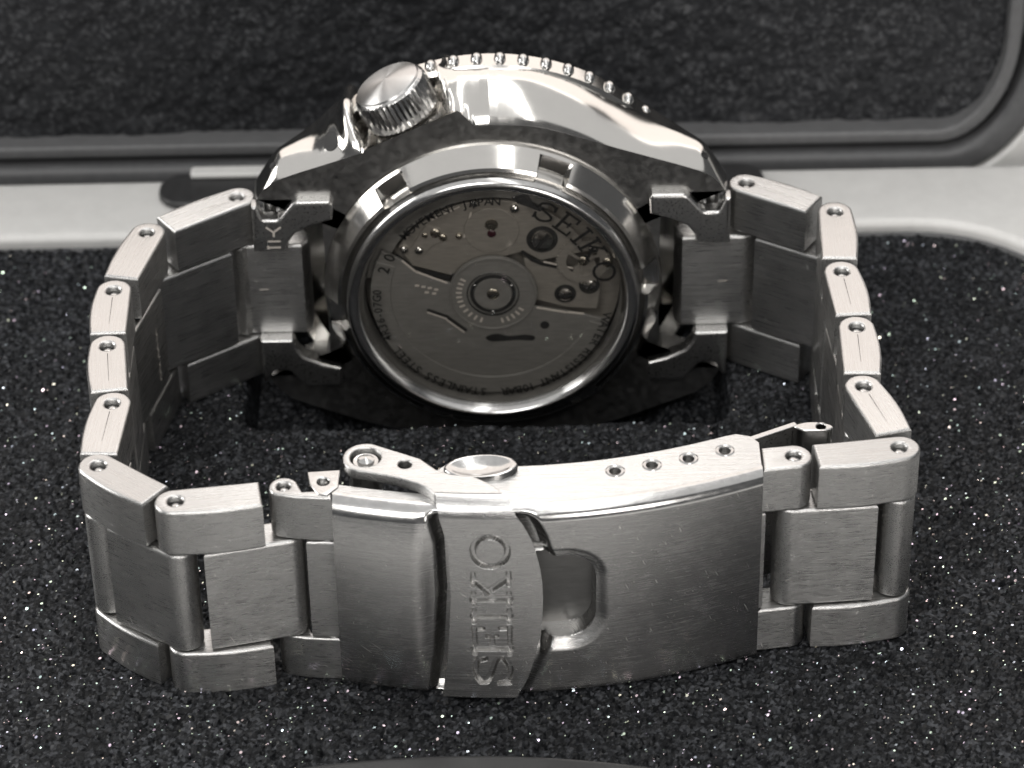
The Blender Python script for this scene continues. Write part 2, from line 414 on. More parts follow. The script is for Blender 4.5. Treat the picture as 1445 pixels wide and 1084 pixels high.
# foam in the lid
xs = np.arange(-66, 54.8, .4); zs = np.arange(1.0, 40.5, .4); nx, ny = len(xs), len(zs)
X, Zg = np.meshgrid(xs, zs, indexing='ij')
D = .5*grain_field(nx, ny, 2)+.5*grain_field(nx, ny, 5)+.6*val_noise(nx, ny, 12)+1.6*val_noise(nx, ny, 45)
at = (0, 90, 15)
lf = place('lid_foam', grid_mesh(np.stack([X, 91.0-D, Zg], -1).reshape(-1, 3), nx, ny, M_LIDFOAM, at), None, at)
lf['label'] = 'blurred black foam lining inside the raised lid behind the watch'; lf['category'] = 'foam lining'

# ------------------------------------------------------------------ the watch
W0 = (-1, 26, 0)
watch = bpy.data.objects.new('wrist_watch', None); COL.objects.link(watch)
watch.location = Vector(W0)*MM; WORLDPOS['wrist_watch'] = W0
watch['label'] = 'steel bracelet watch standing on its side, see-through case back facing the camera, clasp in front'
watch['category'] = 'watch'

# ---- case body: stacked outlines from the flat back to the dial side
OUT = [(0, 20.7), (4.2, 20.35), (8.2, 18.9), (11.9, 16.8), (15.3, 15.0), (18.5, 14.1), (20.2, 13.4), (21.4, 11.7), (22.3, 10.2)]
BACK = [(0, 18.0), (4.2, 17.7), (8.2, 16.5), (11.9, 15.2), (15.3, 14.05), (18.5, 12.95), (20.2, 12.2), (21.3, 11.3), (22.0, 10.3)]
INN = [(20.2, 10.22), (17.4, 10.2), (16.2, 9.7), (15.9, 6.0), (15.9, 0)]
CA = math.radians(115)                                  # direction of the crown from the head's axis
cax = (cos(CA), sin(CA))
def quarter(P): return smooth_open(P, 5)
def outline(P, dip):
    q = quarter(P)+smooth_open(INN, 3)
    ur = q; full = []
    ur_n = ur[:-1]
    q1 = ur                                             # top -> right middle
    q2 = [(x, -z) for x, z in reversed(ur)][1:]         # right middle -> bottom
    q3 = [(-x, -z) for x, z in ur][1:]
    q4 = [(-x, z) for x, z in reversed(ur)][1:-1]
    return q1+q2+q3+q4
def crown_cut(x, z, t):
    """cut the recess that the crown sits in and raise the two guards beside it (t: 0 at the back edge, 1 at the crest)"""
    d = x*cax[0]+z*cax[1]; s = x*(-cax[1])+z*cax[0]        # along the crown's axis and across it
    if d < 8: return x, z
    if s > 0:
        w = float(sstep(4.3, 3.85, np.array(s))); g = t*(1.5*math.exp(-((s-4.75)/.95)**2)+.6*math.exp(-((s-6.6)/1.7)**2))
    else:
        h = 5.6-1.75*t
        w = float(sstep(h+.8, h, np.array(-s))); g = t*1.1*math.exp(-((-s-4.3)/1.0)**2)
    d2 = (d+g)*(1-w)+(19.0-.5*t)*w
    return d2*cax[0]-s*cax[1], d2*cax[1]+s*cax[0]
po, pb = outline(OUT, 0), outline(BACK, 0)
ro, rb = [], []
for i in range(len(po)):                                # densify both outlines in step
    j = (i+1) % len(po); d = math.hypot(po[j][0]-po[i][0], po[j][1]-po[i][1]); near = po[i][0] < 1 and po[i][1] > 10 and po[i][0] > -17
    n = max(1, int(round(d/(.07 if near else .4))))
    for k in range(n):
        t = k/n
        ro.append((po[i][0]*(1-t)+po[j][0]*t, po[i][1]*(1-t)+po[j][1]*t)); rb.append((pb[i][0]*(1-t)+pb[j][0]*t, pb[i][1]*(1-t)+pb[j][1]*t))
npt = len(ro)
def lugdip(x): return -0.0*max(0, abs(x)-13)**1.5
layers = [(0.0, 47.3), (.16, 47.55), (.38, 48.1), (.6, 48.9), (.78, 49.8), (.91, 50.8), (.98, 51.8), (1.0, 52.6), (.985, 53.1), (.93, 53.6), (.86, 55.2), (.80, 56.2)]
V, F = [], []
for li, (t, y) in enumerate(layers):
    for (ax, az), (bx, bz) in zip(rb, ro):
        x, z = crown_cut(ax*(1-t)+bx*t, az*(1-t)+bz*t, t)
        if z < -10.3: z -= .25*(-z-10.3)*float(sstep(4, 14, np.array(abs(x))))
        yy = y
        if abs(x) > 13:                                 # lugs are thinner than the middle
            k = float(sstep(12.5, 22, np.array(abs(x)))); cr_ = 47.3+5.3*(1-.42*k)
            yy = 47.3+(y-47.3)*(1-.42*k) if y <= 52.6 else cr_+(y-52.6)*(1-.9*k)
        V.append(head(x, z, yy))
mi = []
for j in range(len(layers)-1):
    for k in range(npt):
        F.append((j*npt+k, j*npt+(k+1) % npt, (j+1)*npt+(k+1) % npt, (j+1)*npt+k)); mi.append(1 if abs(ro[k][1]) < 10.23 else 0)
# flat back: strip to a round opening; front: close with a cap
edge0 = len(V)
for x, z in rb:
    x, z = crown_cut(x, z, 0.0)
    if z < -10.3: z -= .25*(-z-10.3)*float(sstep(4, 14, np.array(abs(x))))
    V.append(head(x, z, 47.3))
ring0 = len(V)
for x, z in rb:
    x, z = crown_cut(x, z, 0.0); a = math.atan2(z, x); V.append(head(16.05*cos(a), 16.05*sin(a), 47.3))
for k in range(npt):
    F.append((edge0+k, edge0+(k+1) % npt, ring0+(k+1) % npt, ring0+k)); mi.append(1)
top = (len(layers)-1)*npt
F.append(tuple(top+k for k in range(npt))); mi.append(0)
at = (CX, 50, CZ)
case = place('case_body', mesh(V, F, [M_POL, M_CASEBACK], at, 38, mi), watch, at)
from mathutils.bvhtree import BVHTree
CASE_TREE = BVHTree.FromPolygons([Vector(v) for v in V], F)
# spring bar holes through the lugs, and a small dark oval beside the crown guard
def on_band(p, n, rx, ry, name='lug_hole'):
    """a small dark disc at p, facing n"""
    hit = CASE_TREE.ray_cast(Vector(head(*p))-Vector(n)*-12, -Vector(n))
    p = (hit[0].x-CX, hit[0].z-CZ, hit[0].y); n = hit[1] if hit[1].z > 0 else -hit[1]
    n = Vector(n).normalized(); u = n.cross(Vector((0, 1, 0))).normalized(); v = n.cross(u)
    V, F = lathe_geo([(1.15, .0), (1.0, .045), (.9, .03), (.001, .025)], 18, lambda a, b, h: tuple(Vector(head(p[0], p[1], p[2]))+u*a*rx+v*b*ry+n*h))
    return wobj(name, V, F, M_DARK, case, head(*p))
# ---- bezel with its knurled edge
BY = 53.7
V, F = lathe_geo([(18.8, BY-.8), (20.5, BY-.7), (20.85, BY-.4), (20.9, BY+1.6), (20.3, BY+2.4), (17.0, BY+2.9), (15.6, BY+2.7)], 120, lambda a, b, h: head(a, b, h))
at = (CX, BY, CZ)
bezel = wobj('bezel', V, F, M_POL, watch, at)
bm = bmesh.new(); bmesh.ops.create_uvsphere(bm, u_segments=10, v_segments=7, radius=1)
me = bpy.data.meshes.new('tooth'); bm.to_mesh(me); bm.free()
for v in me.vertices: v.co = (v.co.x*.60*MM, v.co.y*1.0*MM, v.co.z*.60*MM)
finish(me, M_EDGE, 60)
for k in range(60):
    a = 2*pi*(k+.5)/60
    place('bezel_tooth', me, bezel, head(20.85*cos(a), 20.85*sin(a), BY+.75))
V, F = lathe_geo([(15.7, BY+2.6), (15.2, BY+3.2), (0.001, BY+3.3)], 64, lambda a, b, h: head(a, b, h))
wobj('crystal', V, F, M_CRYSTAL, watch, at)

# ---- crown: fluted barrel, polished domed face
def crown_pt(a, b, h):
    # a along y, b across in the case plane, h outward
    return (CX+cax[0]*h-cax[1]*b, 51.3+a, CZ+cax[1]*h+cax[0]*b)
nfl = 44; V, F = [], []; nn = nfl*4
rows = [(2.9, 18.3), (3.1, 18.75), (3.55, 18.95), (3.62, 19.3), (3.62, 21.6), (3.5, 21.95), (3.3, 22.15), (3.22, 22.2)]
for r, h in rows:
    fl = .16 if 18.9 < h < 21.9 else (.05 if 21.9 <= h < 22.1 else 0)
    for k in range(nn):
        rr = r-fl*(0, .55, 1, .55)[k % 4]; a = 2*pi*k/nn; V.append(crown_pt(rr*cos(a), rr*sin(a), h))
for j in range(len(rows)-1):
    for k in range(nn): F.append((j*nn+k, j*nn+(k+1) % nn, (j+1)*nn+(k+1) % nn, (j+1)*nn+k))
cat = crown_pt(0, 0, 20.5)
crown = wobj('crown', V, F, M_CROWN, watch, cat, angle=28)
V, F = lathe_geo([(3.24, 22.15), (3.1, 22.38), (2.7, 22.55), (1.6, 22.76), (.8, 22.83), (.001, 22.85)], 64, crown_pt)
M_FACE = steel('turned_crown_face', STEEL, 0.34, 0.9, streak=(20, 20, 20), bump=0.0, rvar=.03, cvar=.04, radial=tuple(v*MM for v in crown_pt(0, 0, 22.85)))
cf = wobj('crown_face', V, F, M_FACE, crown, cat)
V, F = lathe_geo([(1.9, 17.5), (1.9, 18.4)], 24, crown_pt)
wobj('crown_tube', V, F, M_POL, crown, cat)

# ---- screwed case back: conical notched ring, round rim, glass, print
V, F = [], []
nn = 360
prof = [(16.15, 47.4), (16.1, 46.9), (15.9, 46.6), (14.75, 45.0), (14.45, 44.85), (14.1, 45.3), (13.95, 45.4)]
notch = [math.radians(a) for a in (127, 67, 7, -53, -113, 187)]
def notch_depth(a):
    d = min(abs((a-n+pi) % (2*pi)-pi) for n in notch)*15.3
    return float(sstep(1.55, 1.35, np.array(d)))
for r, y in prof:
    for k in range(nn):
        a = 2*pi*k/nn; w = notch_depth(a)
        rr, yy = r, y
        if 14.3 < r < 16.05: yy = y*(1-w)+max(y, 46.3)*w
        V.append(head(rr*cos(a), rr*sin(a), yy))
for j in range(len(prof)-1):
    for k in range(nn): F.append((j*nn+k, j*nn+(k+1) % nn, (j+1)*nn+(k+1) % nn, (j+1)*nn+k))
at = (CX, 46, CZ)
cback = wobj('case_back', V, F, M_POL, watch, at, angle=25)
rim = [(13.98, 45.45), (13.95, 44.6), (13.75, 44.2), (13.4, 44.02), (13.0, 44.02), (12.75, 44.2), (12.5, 44.75), (12.3, 45.2)]
V, F = lathe_geo(rim, 160, lambda a, b, h: head(a, b, h)); wobj('window_rim', V, F, M_EDGE, cback, at, angle=50)
V, F = lathe_geo([(12.32, 44.98), (.001, 44.98)], 96, lambda a, b, h: head(a, b, h)); wobj('window_glass', V, F, M_GLASS, cback, at)
V, F = lathe_geo([(12.35, 45.15), (12.3, 46.5), (12.2, 47.0)], 96, lambda a, b, h: head(a, b, h)); wobj('inner_wall', V, F, M_ROTOR, cback, at)

# slab-serif capitals as strokes on a unit-high box: (x0, y0, x1, y1, half width)
def poly_strokes(P, hw): return [(*P[i], *P[i+1], hw) for i in range(len(P)-1)]
def serif_S(w, hw):
    P = smooth_open([(w*.93, .70), (w*.84, .90), (w*.5, .97), (w*.14, .86), (w*.10, .67), (w*.45, .53), (w*.86, .40), (w*.93, .20), (w*.55, .03), (w*.18, .10), (w*.06, .32)], 4)
    return poly_strokes(P, hw)+[(w*.95, .68, w*.95, .95, hw*.8), (w*.05, .05, w*.05, .34, hw*.8)]
GLY = {}
h_ = .055
GLY['S'] = (.86, serif_S(.86, .06))
GLY['E'] = (.82, [(.16, 0, .16, 1, .075), (0, .03, .8, .03, h_), (0, .97, .78, .97, h_), (.16, .5, .55, .5, h_), (.8, 0, .8, .27, h_), (.78, .75, .78, 1, h_), (.55, .38, .55, .62, h_)])
GLY['I'] = (.42, [(.21, 0, .21, 1, .075), (.02, .03, .40, .03, h_), (.02, .97, .40, .97, h_)])
GLY['K'] = (.92, [(.16, 0, .16, 1, .075), (0, .03, .34, .03, h_), (0, .97, .34, .97, h_), (.2, .42, .74, .97, .06), (.38, .58, .78, .03, .07), (.58, .97, .90, .97, h_), (.60, .03, .94, .03, h_)])
GLY['O'] = (.98, poly_strokes([(.49+.45*cos(2*pi*i/28), .5+.46*sin(2*pi*i/28)) for i in range(29)], .065))

def print_on_circle(strokes, ang, r, size, y, eps0=0.0):
    """strokes laid on the window; letter tops point away from the axis, reading clockwise"""
    w, S = strokes; V, F = [], []
    ur = (cos(ang), sin(ang)); ut = (sin(ang), -cos(ang))
    for n, (x0, y0, x1, y1, hw) in enumerate(S):
        p0, p1 = np.array((x0-w/2, y0-.5)), np.array((x1-w/2, y1-.5)); d = p1-p0; d = d/max(np.hypot(*d), 1e-6); e = np.array((-d[1], d[0]))*hw
        q0, q1 = p0-d*hw*.5, p1+d*hw*.5; b0 = len(V)
        for c in (q0-e, q1-e, q1+e, q0+e):
            x = ur[0]*(r+c[1]*size)+ut[0]*c[0]*size; z = ur[1]*(r+c[1]*size)+ut[1]*c[0]*size
            V.append(head(x, z, y+.0015*n))
        F.append((b0, b0+1, b0+2, b0+3))
    return V, F
YP = 45.06
for ch, deg in zip('SEIKO', (62.5, 50, 39.6, 30, 15.2)):
    V, F = print_on_circle(GLY[ch], math.radians(deg), 10.95, 2.15, YP)
    wobj('printed_letter', V, F, M_BLACK, cback, at)
def small_text(txt, a0, a1, r, size, name='printed_lettering', mat=None):
    """plain capitals round the window, spread evenly from angle a0 to a1 (degrees, clockwise)"""
    V, F = [], []
    adv = {'I': .5, ' ': .7, 'W': 1.35, 'M': 1.25, '1': .7, '-': .7}
    ws = [adv.get(c, 1) for c in txt]; tot = sum(ws); pos = 0
    for c, w in zip(txt, ws):
        t = (pos+w/2)/tot; pos += w
        if c == ' ': continue
        ang = math.radians(a0+(a1-a0)*t)
        fc = bpy.data.curves.new('t', 'FONT'); fc.body = c; fc.size = size*1.14; fc.align_x = 'CENTER'; fc.offset = .02
        fc.resolution_u = 3
        ob = bpy.data.objects.new('t', fc); me = bpy.data.meshes.new_from_object(ob)
        ur = (cos(ang), sin(ang)); ut = (sin(ang), -cos(ang)); b0 = len(V)
        for v in me.vertices:
            x, yv = v.co.x, v.co.y-size*.5
            V.append(head(ur[0]*(r+yv)+ut[0]*x, ur[1]*(r+yv)+ut[1]*x, YP+.01))
        for p in me.polygons: F.append(tuple(b0+i for i in p.vertices))
        bpy.data.objects.remove(ob); bpy.data.curves.remove(fc); bpy.data.meshes.remove(me)
    return wobj(name, V, F, mat or M_BLACK, cback, at, kind='stuff')
small_text('WATER RESISTANT', -10, -67, 11.15, 1.05)
small_text('10BAR', -70, -87, 11.15, 1.05)
small_text('STAINLESS STEEL', -94, -150, 11.15, 1.05)
small_text('4R36-07G0', -155, -187, 11.15, 1.0)
small_text('20', -195, -211, 11.0, 1.35)
small_text('MOVEMENT JAPAN', 140, 85.5, 11.15, 1.05)

# ---- movement seen through the window (a part of its own: plate, bridges, rotor, screws, jewels)
YM = 46.6
V, F = lathe_geo([(12.2, YM+1.3), (.001, YM+1.3)], 72, lambda a, b, h: head(a, b, h))
mov = wobj('movement', V, F, M_PLATE, watch, at)
def mslab(name, loop, y, th_, mat, bevel=.06, holes=()):
    L = [[(CX+x, CZ+z) for x, z in lp] for lp in [loop, *holes]]
    return slab(name, L, y, y+th_, bevel, mat, mov, plane='XZ')
def mdisc(name, x, z, r, y, mat, ring=None, slot=None, dome=.1):
    V, F = lathe_geo([(r, .3), (r, dome*.6), (r*.9, .02), (r*.55, -dome*.3), (.001, -dome*.4)], 28, lambda a, b, h: head(x+a, z+b, y+h))
    o = wobj(name, V, F, mat, mov, (CX+x, y, CZ+z))
    if slot is not None:
        c, s = cos(slot), sin(slot); P = [(x+c*u-s*v, z+s*u+c*v) for u, v in ((-r*.85, -r*.13), (r*.85, -r*.13), (r*.85, r*.13), (-r*.85, r*.13))]
        V = [head(px, pz, y-dome*.45) for px, pz in P]; wobj('screw_slot', V, [(0, 1, 2, 3)], M_DARK, mov, (CX+x, y, CZ+z))
    return o
# train bridge plates
mslab('bridge', [p for p in arc(0, 0, 10.2, math.radians(25), math.radians(150), 30)]+[(-7.6, 3.0), (-4.0, 1.8), (-1, 3.2), (3.0, 4.4), (4.6, 3.3)], YM-.05, .35, M_PLATE)
mslab('bridge', [p for p in arc(0, 0, 10.2, math.radians(-14), math.radians(22), 12)]+[(7.6, 2.2), (4.8, 3.0), (3.0, 3.6), (3.5, -1.0), (7, -2.2)], YM-.02, .33, M_PLATE)
mslab('barrel_bridge', smooth_closed([(2.6*cos(a), 6.9+2.5*sin(a)) for a in np.linspace(0, 2*pi, 14)[:-1]], 3), YM-.22, .25, M_PLATE)
mslab('index_lever', [(1.9, 10.6), (3.4, 11.2), (3.9, 10.1), (5.0, 9.4), (4.6, 8.9), (3.2, 9.6), (2.4, 9.9)], YM-.25, .2, M_EDGE)
mslab('date_wheel_edge', arc(0, 0, 12.1, math.radians(60), math.radians(172), 30)+arc(0, 0, 10.5, math.radians(172), math.radians(60), 30), YM-.08, .2, M_ROTOR)
mslab('balance_cock', [(-7.8, 4.9), (-6.2, 7.6), (-4.8, 7.2), (-4.2, 5.9), (-5.6, 5.3), (-6.5, 4.2)], YM-.2, .2, M_PLATE)
def gear(x, z, r, n, y, mat, hub=.5):
    P = []
    for k in range(n*4): a = 2*pi*k/(n*4); q = r if k % 4 in (0, 1) else r-.22; P.append((x+q*cos(a), z+q*sin(a)))
    mslab('gear_wheel', P, y, .16, mat, .02, holes=[circle(x, z, r*.62, 24)])
    for k in range(3):
        a = 2*pi*k/3+.4; mslab('wheel_spoke', capsule((x, z), (x+r*.7*cos(a), z+r*.7*sin(a)), .14), y+.02, .12, mat, .02)
    mdisc('wheel_hub', x, z, hub, y-.05, M_GOLD)
def capsule(p, q, r):
    a = math.atan2(q[1]-p[1], q[0]-p[0]); return arc(q[0], q[1], r, a-pi/2, a+pi/2, 6)+arc(p[0], p[1], r, a+pi/2, a+1.5*pi, 6)
gear(8.6, 3.2, 2.6, 46, YM-.24, M_PLATE); gear(0.2, 7.2, 3.3, 60, YM+.45, M_EDGE, .6)
for (x, z, r) in ((4.75, 5.7, 1.5), (6.9, -.6, 1.05), (9.2, .35, 1.0)):
    mslab('screw_recess_shade', circle(x, z, r, 28), YM-.07, .05, M_DARK, .01)  # near-black discs standing for the shade around sunken screws
mslab('bridge_gap_shade', [(-4.0, 1.7), (-7.6, 2.95), (-9.0, 4.4), (-9.3, 4.1), (-7.8, 2.5), (-4.2, 1.2)], YM-.12, .1, M_DARK, .01)  # near-black strips laid on for the shadow between bridges
mslab('bridge_gap_shade', [(2.9, 4.55), (3.9, 3.6), (4.8, 3.05), (7.7, 2.2), (7.6, 1.95), (4.6, 2.75), (3.6, 3.3), (2.7, 4.35)], YM-.1, .1, M_DARK, .01)
mslab('bridge_glint', capsule((4.9, 3.2), (7.6, 2.4), .07), YM-.2, .12, M_MARK, .03)  # pale strips laid in as glints on the bridges
mslab('bridge_glint', capsule((-2.6, 6.2), (-1.9, 8.9), .08), YM-.2, .12, M_MARK, .03)
mslab('bridge_glint', capsule((-5.6, 8.2), (-3.0, 9.6), .07), YM-.2, .12, M_MARK, .03)
for (x, z, r, sl) in ((4.75, 5.7, 1.1, .9), (6.9, -.6, .72, .4), (9.2, .35, .68, 1.2), (-6.9, 4.8, .45, .3), (-8.3, 4.9, .4, 1.0), (9.6, 4.6, .5, .2), (2.2, 9.3, .45, .7), (-1.6, 9.9, .4, 1.4)):
    mdisc('screw', x, z, r, YM-.34, M_POL, slot=sl, dome=.34)
mdisc('jewel', 0, 6.6, .42, YM-.36, M_RUBY); mdisc('jewel_setting', 0, 7.6, .62, YM-.3, M_GOLD, dome=.05)
for (x, z, r) in ((-5.3, 6.7, .5), (-4.6, 6.2, .38), (-6.3, 6.5, .3), (-3.1, 6.3, .3), (10.9, 3.0, .5), (-10.4, 3.4, .6)):
    mdisc('gear_post', x, z, r, YM-.3, M_GOLD, dome=.12)
# oscillating rotor: hub and half-round weight with a raised rim
YR = 45.95
A0, A1 = math.radians(154), math.radians(343)
wt = arc(0, 0, 11.6, A0, A1, 60)+[(8.7, -2.7), (6.9, -2.3), (4.1, -1.7)]+arc(0, 0, 4.2, math.radians(-22), math.radians(163), 30)+[(-5.2, 1.6), (-7.3, 2.7), (-8.7, 4.1)]
def capsule(p, q, r): 
    a = math.atan2(q[1]-p[1], q[0]-p[0]); return arc(q[0], q[1], r, a-pi/2, a+pi/2, 6)+arc(p[0], p[1], r, a+pi/2, a+1.5*pi, 6)
rot = mslab('rotor', wt, YR, .4, M_ROTOR, .1)
mslab('rotor_weight', arc(0, 0, 11.65, math.radians(160), math.radians(340), 60)+arc(0, 0, 9.75, math.radians(340), math.radians(160), 60), YR-.14, .35, M_ROTOR, .07)
for p, q in (((-6.2, -1.8), (-4.4, -2.6)), ((-4.3, -2.75), (-2.7, -4.2))):
    mslab('rotor_slot', capsule(p, q, .17), YR-.012, .05, M_DARK, .005)
    o = Vector((q[0]-p[0], q[1]-p[1])).normalized(); n = (o.y, -o.x)
    mslab('slot_glint', capsule((p[0]-abs(n[0])*.25*1, p[1]-.25), (q[0]-abs(n[0])*.25, q[1]-.25), .06), YR-.05, .1, M_MARK, .02)
mslab('rotor_slot', smooth_closed([(-.8, -5.1), (.2, -4.7), (1.5, -5.0), (3.0, -4.9), (3.9, -5.1), (3.7, -5.6), (2.4, -5.5), (1.0, -5.6), (-.3, -5.6)], 4), YR-.013, .05, M_DARK, .005)
mslab('rotor_slot', circle(4.9, -3.8, .45, 14), YR-.013, .05, M_DARK, .005)
mslab('rotor_glint', capsule((4.2, -1.75), (6.9, -2.35), .09)[0:], YR-.06, .1, M_MARK, .03)  # edge highlights of the rotor, put in as pale strips
mslab('rotor_glint', capsule((7.1, -2.35), (8.6, -2.55), .09), YR-.06, .1, M_MARK, .03)
mslab('rotor_glint', capsule((-4.4, 1.35), (-7.2, 2.65), .09), YR-.06, .1, M_MARK, .03)
mslab('rotor_glint', capsule((-7.35, 2.75), (-8.5, 3.95), .09), YR-.06, .1, M_MARK, .03)
for r0_, r1_, m in ((4.2, 3.95, M_ROTOR), (2.55, 2.35, M_EDGE), (2.2, 1.85, M_DARK), (1.82, .01, M_ROTOR)):
    V, F = lathe_geo([(r0_, 0.0), (r0_-.06, -.13), (r1_+.05 if r1_ > .1 else .3, -.13), (r1_, 0.0)], 56, lambda a, b, h: head(a, b, YR-.02+h))
    wobj('bearing_ring', V, F, m, mov, (CX, YR, CZ))
for k in range(3):
    a = 2*pi*k/3+.5; mdisc('bearing_ball', 2.02*cos(a), 2.02*sin(a), .16, YR-.2, M_EDGE, dome=.1)
mdisc('rotor_screw', 0, 0, .62, YR-.22, M_GOLD, slot=.5, dome=.12)
# engraved words on the rotor hub: a ring of pale ticks too small to read
V, F = [], []
for d in list(range(150, 196, 9))+list(range(205, 260, 11))+list(range(285, 330, 10)):
    a = math.radians(d); r = 3.25; s = .28; b0 = len(V)
    for (u, v) in ((-s, -.1), (s, -.1), (s, .1), (-s, .1)): V.append(head(cos(a)*(r+u)-sin(a)*v, sin(a)*(r+u)+cos(a)*v, YR-.03))
    F.append((b0, b0+1, b0+2, b0+3))
for i, (x, z) in enumerate(((-6.6, .95), (-6.0, .8), (-5.4, .6), (-6.3, .3), (-5.6, .15), (-7.2, 1.1))):
    b0 = len(V)
    for (u, v) in ((-.2, -.12), (.2, -.12), (.2, .12), (-.2, .12)): V.append(head(x+u, z+v, YR-.03))
    F.append((b0, b0+1, b0+2, b0+3))
wobj('engraved_tick', V, F, M_MARK, mov, (CX, YR, CZ), kind='stuff')

# ---- end links between lugs and bracelet
def endlink(s):
    cx = CX
    hx = 22.9 if s > 0 else -24.7; hy = 49.4 if s > 0 else 48.8
    x_in = cx+s*18.3
    c = slab('end_link', [[(x_in-s*.2, 47.75)]+[(hx-s*.3, 47.75)]+[(hx+s*1.5*sin(t), hy-1.5*cos(t)) for t in np.linspace(0.1, pi-.1, 10)]+[(x_in, 51.2), (x_in-s*.9, 49.9), (x_in-s*.8, 48.5)]], 4.7, 15.0, .35, M_LINK, watch)
    for q in (1, -1):
        m = lambda x, z: (cx+s*x, 10.0+q*(z-10.0))
        ear = [m(*p) for p in [(14.9, 18.6), (14.8, 20.3), (15.1, 20.75), (18.0, 20.75), (18.6, 20.5), (19.8, 18.95), (20.2, 18.75), (21.2, 18.75), (21.5, 18.95), (22.0, 20.2), (22.45, 20.2), (22.5, 15.15), (19.5, 15.15), (19.3, 15.3), (19.1, 16.2), (18.4, 17.2), (16.6, 18.1)]]
        slab('end_link_ear', [ear], 46.35, 48.1, .34, M_SAT, c, plane='XZ')
        V, F = tube_geo([(cx+s*20.9, 49.0, 10+q*8), (cx+s*20.9, 49.0, 10+q*10.6)], .62, 12)
        wobj('spring_bar', V, F, M_SAT, c, (cx+s*20.9, 49, 10+q*9))
        V, F = tube_geo([(cx+s*19.6, 49.2, 10+q*5), (cx+s*19.6, 49.2, 10+q*9.3)], .9, 12)
    # dark hollow of the lug gap
    return c
endlink(1); endlink(-1)
# hallmark stamped on the left ear
V, F = [], []
for (x0, z0, x1, z1) in ((-22.3, 18.0, -21.6, 17.4), (-20.9, 18.0, -21.6, 17.4), (-21.6, 17.4, -21.6, 16.9), (-22.2, 16.4, -21.0, 16.4), (-22.2, 15.9, -22.2, 15.5), (-22.2, 15.7, -21.0, 15.7)):
    d = Vector((x1-x0, z1-z0)).normalized()*.1; e = Vector((-d.y, d.x)); b0 = len(V)
    for p in ((x0-e.x, z0-e.y), (x1-e.x, z1-e.y), (x1+e.x, z1+e.y), (x0+e.x, z0+e.y)): V.append((p[0], 46.33-.002*(b0 % 7), p[1]))
    F.append((b0, b0+1, b0+2, b0+3))
wobj('stamped_mark', V, F, M_MARK, bpy.data.objects['end_link.001'], (-21.6, 47.4, 16.8))

# ---- bracelet links
T = 1.62
def outer_outline(Lf, s):
    """hinge hole at the origin, flat end at x=Lf, outer side towards s*y, slightly bowed"""
    top = [(x, s*(T+.28*sin(pi*max(0, min(1, x/Lf))))) for x in np.linspace(0, Lf, 9)]
    cap = [(T*cos(a), s*T*sin(a)) for a in np.linspace(pi/2, 1.5*pi, 12)][1:-1]
    bot = [(x, -s*T) for x in np.linspace(0, Lf-.05, 5)]
    return top[::-1]+cap+bot
OUTER = {}
def outer_mesh(Lf, s, hole=True):
    k = (round(Lf, 1), s)
    if k not in OUTER:
        OUTER[k] = slab_mesh([outer_outline(Lf, s), circle(0.15, 0, .62, 18)], 0, 4.6, .28, M_LINK, (0, 0, 0), res=3)
    return OUTER[k]
V, F = tiny_cyl(.5, 0, 4.0, .3); PIN = mesh(V, F, M_EDGE)
SEAM = mesh([(1.3, -.03, 0), (5.4, -.012, 0), (5.4, .012, 0), (1.3, .03, 0)], [(0, 1, 2, 3)], M_DARK)
def bracelet_link(hole, flat, nxt, s, z=0.0, seam=False, r_end=1.5, zt=20.0):
    h = Vector(hole); d = Vector(flat)-h; ang = math.atan2(d.y, d.x); Lf = d.length
    ca, sa = cos(-ang), sin(-ang); w = Vector(nxt)-h; nl = (w.x*ca-w.y*sa, w.x*sa+w.y*ca)
    a = math.atan2(nl[1], nl[0]-2.0)
    ctr = [(2.0, T), (2.0, -T)] if True else 0
    ctr = arc(nl[0], nl[1], r_end, a-pi/2, a+pi/2, 12)+[(2.05, T+.02), (2.05, -T-.02)]
    me = slab_mesh([ctr], 4.75, 15.25, .3, M_LINK, (0, 0, 0), res=3)
    o = place('bracelet_link', me, watch, (hole[0], hole[1], z), ang)
    om = outer_mesh(Lf, s)
    for zz in (0, 15.4):
        place('outer_plate', om, o, (0, 0, zz), local=True)
        place('pin', PIN, o, (0.15, 0, zz+.15), local=True)
    if seam: place('pin_seam', SEAM, o, (0, 0, 20.004), local=True)
    return o
LEFT = [((-24.9, 48.7), (-31.4, 44.2)), ((-33, 43), (-34.8, 35.6)), ((-35.3, 33.7), (-35.2, 26.9)), ((-35.1, 25.1), (-34.3, 18.3)), ((-33.9, 16.6), (-34.4, 9.4)), ((-34.4, 7.9), (-29.1, 3.6)), ((-27.6, 2.8), (-20.4, 3.7)), ((-18.6, 4.5), None)]
RIGHT = [((22.9, 49.4), (29.1, 45.5)), ((30.9, 44.3), (30.6, 36.5)), ((30.6, 34.5), (31, 27.6)), ((31.1, 25.8), (30.9, 18.8)), ((30.8, 17), (32.7, 10.3)), ((33.1, 8.2), (25.9, 7.3)), ((24, 7.3), None)]
for lst, s in ((LEFT, -1), (RIGHT, 1)):
    for i in range(len(lst)-1):
        bracelet_link(lst[i][0], lst[i][1], lst[i+1][0], s, seam=i in (2, 3, 4))

